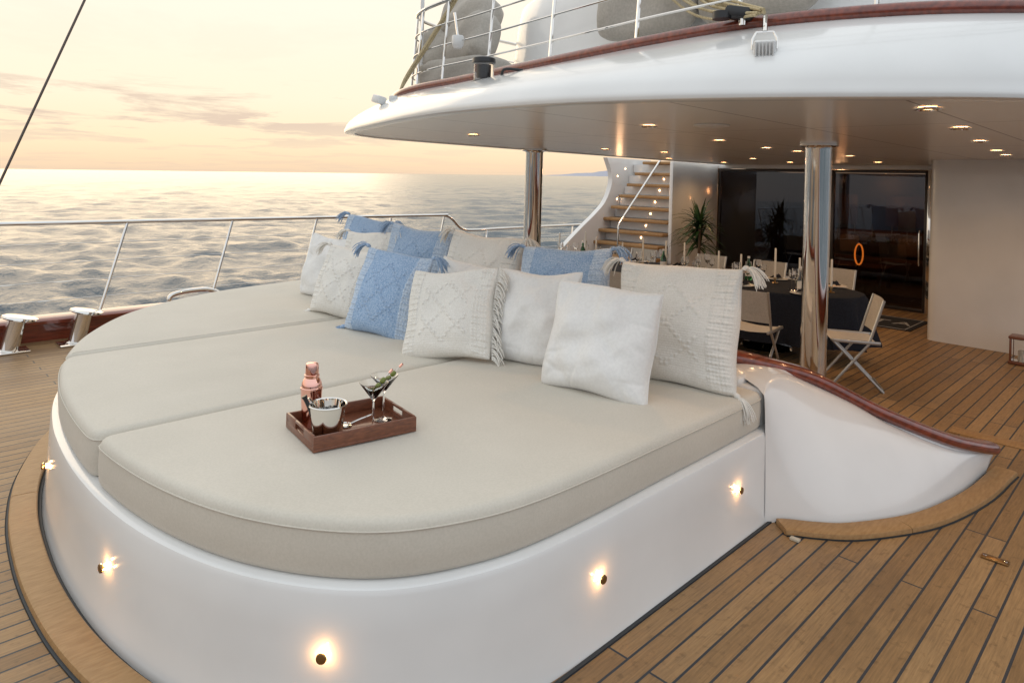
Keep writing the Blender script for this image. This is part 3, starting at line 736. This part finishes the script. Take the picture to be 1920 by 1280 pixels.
b=B('pulley_block'); b.box((3.58,1.82,2.87),(.09,.16,.07),BLACK,.025,rot=(.2,.1,.4)); b.tube([(3.58,1.8,2.8),(3.58,1.8,2.9)],.02,STEEL,10); b.lathe([(0,-.02),(.05,-.02),(.05,.02),(0,.02)],BLACK,(3.53,1.9,2.86),20); b.done()
b=B('deck_floodlight')
Mx=Matrix.Translation((3.24,1.51,2.58))@Matrix.Rotation(R(205),4,'Z')@Matrix.Rotation(R(15),4,'Y')
b.box((0,0,0),(.09,.10,.09),WHITE,.012,M=Mx)
for q in range(6): b.box((.053,-.040+q*.016,0),(.02,.006,.085),WHITE,.001,M=Mx)
for q in (-1,1): b.tube([(0,q*.057,0),(-.02,q*.057,.05),(-.06,q*.04,.08)],.006,STEEL,6,M=Mx)
b.tube([(-.06,-.04,.08),(-.06,.04,.08)],.006,STEEL,6,M=Mx); b.tube([(-.06,0,.08),(-.18,0,.12),(-.3,0,.15)],.012,STEEL,8,M=Mx); b.done()
b=B('navigation_light')
Q=(0,0,0)
b.box((0,0,.012),(.22,.2,.03),WHITE,.008); b.lathe([(0,.03),(.085,.03),(.085,.06),(.07,.065),(.07,.07)],BLACK,Q,28)
b.lathe([(.062,.07),(.064,.10),(.064,.15),(.062,.18)],glassmat('lens_glass',(.5,.5,.5),1.5,.05),Q,28); b.lathe([(0,.09),(.03,.09),(.03,.17),(0,.17)],BLACK,Q,12)
b.lathe([(.0,.22),(.06,.218),(.072,.21),(.074,.185),(.07,.18),(0,.18)],BLACK,Q,28)
b.tube(cr([(0,-.06,.05),(0,-.16,.04),(-.02,-.2,.12),(.1,-.24,.13)],5),.009,BLACK,8); b.done(loc=(3.34,3.66,2.535),scale=1.15)
b=B('deck_spotlight')
b.box((0,0,0),(.07,.11,.06),WHITE,.012,rot=(.2,.2,0)); b.tube([(.0,-.02,-.03),(.05,-.09,-.09),(.12,-.1,-.12)],.008,WHITE,8); b.box((.06,-.1,-.02),(.06,.04,.1),WHITE,.01); b.tube([(.06,-.1,-.07),(.06,-.1,-.16)],.012,WHITE,8); b.lathe([(0,0),(.04,0),(.04,.012),(0,.014)],WHITE,(.06,-.1,-.165),16); b.done(loc=(3.36,5.02,2.57),scale=1.15)
b=B('dome_camera'); b.lathe([(0,-.06),(.03,-.055),(.05,-.03),(.055,0),(.055,.05),(.05,.06),(0,.065)],WHITE,(3.98,4.72,3.13),22); b.tube([(3.98,4.72,3.19),(3.96,4.75,3.4)],.012,STEEL,8); b.done()
b=B('antenna_pole'); b.tube([(4.15,5.48,2.7),(4.15,5.48,3.4),(4.15,5.48,4.6)],[.022,.02,.016],WHITE,10); b.done()
# ------------------------------------------------------------------ camera (boat frame) then heel
CAM=Vector((0,0,1.9)); phi=.028
F0=Vector((1,1,0)).normalized(); R0=Vector((1,-1,0)).normalized(); Z=Vector((0,0,1))
Rr=R0*math.cos(phi)+Z*math.sin(phi); Uu=Z*math.cos(phi)-R0*math.sin(phi)
M3=Matrix((Rr,Uu,-F0)).transposed()
cd=bpy.data.cameras.new('camera'); co=bpy.data.objects.new('camera',cd); S.collection.objects.link(co)
cd.lens=24; cd.sensor_width=36; cd.shift_y=-301/1920; cd.clip_end=30000; cd.clip_start=.05
co.matrix_world=Matrix.Translation(CAM)@M3.to_4x4(); S.camera=co
u=(Rr*.0123+Uu-F0*.0086).normalized()
Tm=Matrix.Translation(CAM)@u.rotation_difference(Z).to_matrix().to_4x4()@Matrix.Translation(-CAM)
bpy.context.view_layer.update()
for o in BOAT+[co]: o.matrix_world=Tm@o.matrix_world
# ------------------------------------------------------------------ sea
SEA=-2.7
nr,na=440,1400
rad=np.concatenate([np.geomspace(4,500,nr-30),np.geomspace(540,14000,30)]); az=np.linspace(0,2*np.pi,na,endpoint=False)
RR,AA=np.meshgrid(rad,az,indexing='ij'); XX=RR*np.cos(AA); YY=RR*np.sin(AA)
cell=np.maximum(RR*2*np.pi/na,RR*.011); ZZ=np.zeros_like(XX)
wd=R(215)
for k in range(100):
    lam=.5*(11/.5)**(k/99)*rng.uniform(.93,1.07); th=wd+rng.normal(0,.5); kk=2*np.pi/lam; amp=.0085*lam**.7
    if lam>5: amp*=.6
    wgt=np.clip(lam/(2.2*cell)-.6,0,1); a=kk*(XX*math.cos(th)+YY*math.sin(th))+rng.uniform(0,6.28)
    ZZ+=wgt*amp*(np.sin(a)-.2*np.cos(2*a))
ZZ=ZZ*.92+SEA
co_=np.stack([XX,YY,ZZ],-1).reshape(-1,3)
i=np.arange(nr-1)[:,None]; j=np.arange(na)[None,:]; j2=(j+1)%na
fc=np.stack([i*na+j,(i+1)*na+j,(i+1)*na+j2,i*na+j2],-1).reshape(-1,4)
me=bpy.data.meshes.new('sea'); me.vertices.add(len(co_)); me.vertices.foreach_set('co',co_.ravel())
me.loops.add(fc.size); me.loops.foreach_set('vertex_index',fc.ravel()); me.polygons.add(len(fc)); me.polygons.foreach_set('loop_start',np.arange(0,fc.size,4)); me.polygons.foreach_set('loop_total',np.full(len(fc),4))
me.update(calc_edges=True); me.polygons.foreach_set('use_smooth',np.ones(len(fc),bool))
so=bpy.data.objects.new('sea',me); S.collection.objects.link(so)
m,nt,b=newmat('sea_water'); b.inputs['Base Color'].default_value=(.07,.10,.125,1); b.inputs['Roughness'].default_value=.15; b.inputs['IOR'].default_value=1.34
v=coords(nt)
n1=N(nt,'ShaderNodeTexNoise'); n1.inputs['Scale'].default_value=2.2; n1.inputs['Detail'].default_value=8; n1.inputs['Roughness'].default_value=.62; nt.links.new(v,n1.inputs['Vector'])
v3=coords(nt,(1,.45,1))
n2=N(nt,'ShaderNodeTexNoise'); n2.inputs['Scale'].default_value=.35; n2.inputs['Detail'].default_value=8; n2.inputs['Roughness'].default_value=.62; nt.links.new(v3,n2.inputs['Vector'])
b1=N(nt,'ShaderNodeBump'); b1.inputs['Strength'].default_value=.9; b1.inputs['Distance'].default_value=.10; nt.links.new(n1.outputs['Fac'],b1.inputs['Height'])
b2=N(nt,'ShaderNodeBump'); b2.inputs['Strength'].default_value=.8; b2.inputs['Distance'].default_value=.6; nt.links.new(n2.outputs['Fac'],b2.inputs['Height']); nt.links.new(b1.outputs[0],b2.inputs['Normal'])
nt.links.new(b2.outputs[0],b.inputs['Normal']); me.materials.append(m)
hl=B('distant_headland'); rows=[[],[]]
base=R(45)
for k in range(60):
    a=base-math.atan((50+260*k/59)/1280); rr=9000; hgt=max(0,min(1,(k/34)))**1.2*85*(1+.10*math.sin(k*.5)+.04*math.sin(k*1.3))
    rows[0].append(Vector((rr*math.cos(a),rr*math.sin(a),-5))); rows[1].append(Vector((rr*1.02*math.cos(a),rr*1.02*math.sin(a),-3+hgt)))
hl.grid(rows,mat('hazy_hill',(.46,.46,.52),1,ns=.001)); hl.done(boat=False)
# ------------------------------------------------------------------ world + sun
sun_az=R(76)
W=bpy.data.worlds.new('World'); S.world=W; W.use_nodes=True; nt=W.node_tree; bg=nt.nodes['Background']
tc=N(nt,'ShaderNodeTexCoord'); nv=N(nt,'ShaderNodeVectorMath',operation='NORMALIZE'); nt.links.new(tc.outputs['Generated'],nv.inputs[0])
sx=N(nt,'ShaderNodeSeparateXYZ'); nt.links.new(nv.outputs[0],sx.inputs[0])
dt=N(nt,'ShaderNodeVectorMath',operation='DOT_PRODUCT'); dt.inputs[1].default_value=(math.cos(sun_az),math.sin(sun_az),0); nt.links.new(nv.outputs[0],dt.inputs[0])
warm=ramp(nt,sx.outputs['Z'],[(0,(.84,.63,.44)),(.012,(.93,.69,.46)),(.04,(1.0,.79,.53)),(.10,(1.0,.86,.65)),(.22,(.98,.89,.74)),(.5,(1.0,.96,.90)),(1,(.88,.94,.98))])
cool=ramp(nt,sx.outputs['Z'],[(0,(.62,.62,.66)),(.1,(.74,.76,.81)),(.4,(.86,.92,.98)),(1,(.88,.94,.98))])
mr=N(nt,'ShaderNodeMapRange'); mr.inputs['From Min'].default_value=-.5; mr.inputs['From Max'].default_value=.75; nt.links.new(dt.outputs['Value'],mr.inputs['Value'])
sky=mix(nt,mr.outputs[0],cool,warm)
az_=N(nt,'ShaderNodeMath',operation='ADD'); az_.inputs[1].default_value=.05; nt.links.new(sx.outputs['Z'],az_.inputs[0])
dv=N(nt,'ShaderNodeVectorMath',operation='DIVIDE'); nt.links.new(nv.outputs[0],dv.inputs[0]); cb=N(nt,'ShaderNodeCombineXYZ')
for q in range(3): nt.links.new(az_.outputs[0],cb.inputs[q])
nt.links.new(cb.outputs[0],dv.inputs[1])
mp=N(nt,'ShaderNodeMapping'); mp.inputs['Location'].default_value=(3.7,1.2,0); nt.links.new(dv.outputs[0],mp.inputs['Vector'])
nz=N(nt,'ShaderNodeTexNoise'); nz.inputs['Scale'].default_value=.62; nz.inputs['Detail'].default_value=12; nz.inputs['Roughness'].default_value=.62; nz.inputs['Distortion'].default_value=.3; nt.links.new(mp.outputs[0],nz.inputs['Vector'])
cf=ramp(nt,nz.outputs['Fac'],[(.50,(0,0,0)),(.58,(1,1,1))])
cm_=ramp(nt,sx.outputs['Z'],[(0,(.25,.25,.25)),(.03,(.30,.30,.30)),(.065,(.85,.85,.85)),(.10,(.75,.75,.75)),(.13,(.08,.08,.08)),(1,(.05,.05,.05))])
fm=N(nt,'ShaderNodeMath',operation='MULTIPLY'); nt.links.new(cf,fm.inputs[0]); nt.links.new(cm_,fm.inputs[1])
mc=N(nt,'ShaderNodeMapRange'); mc.inputs['From Min'].default_value=.80; mc.inputs['From Max'].default_value=.98; mc.inputs['To Min'].default_value=.15; nt.links.new(dt.outputs['Value'],mc.inputs['Value'])
fm2=N(nt,'ShaderNodeMath',operation='MULTIPLY'); nt.links.new(fm.outputs[0],fm2.inputs[0]); nt.links.new(mc.outputs[0],fm2.inputs[1])
sky=mix(nt,fm2.outputs[0],sky,(.70,.55,.44))
nt.links.new(sky,bg.inputs['Color']); bg.inputs['Strength'].default_value=1.12
sl=bpy.data.lights.new('sun','SUN'); sl.energy=.65; sl.angle=R(45); sl.color=(1,.74,.46)
so=bpy.data.objects.new('sun',sl); S.collection.objects.link(so)
el=R(14); dvec=Vector((math.cos(sun_az)*math.cos(el),math.sin(sun_az)*math.cos(el),math.sin(el)))
so.rotation_euler=dvec.to_track_quat('Z','Y').to_euler()
S.view_settings.view_transform='Standard'; S.view_settings.look='None'; S.view_settings.exposure=0
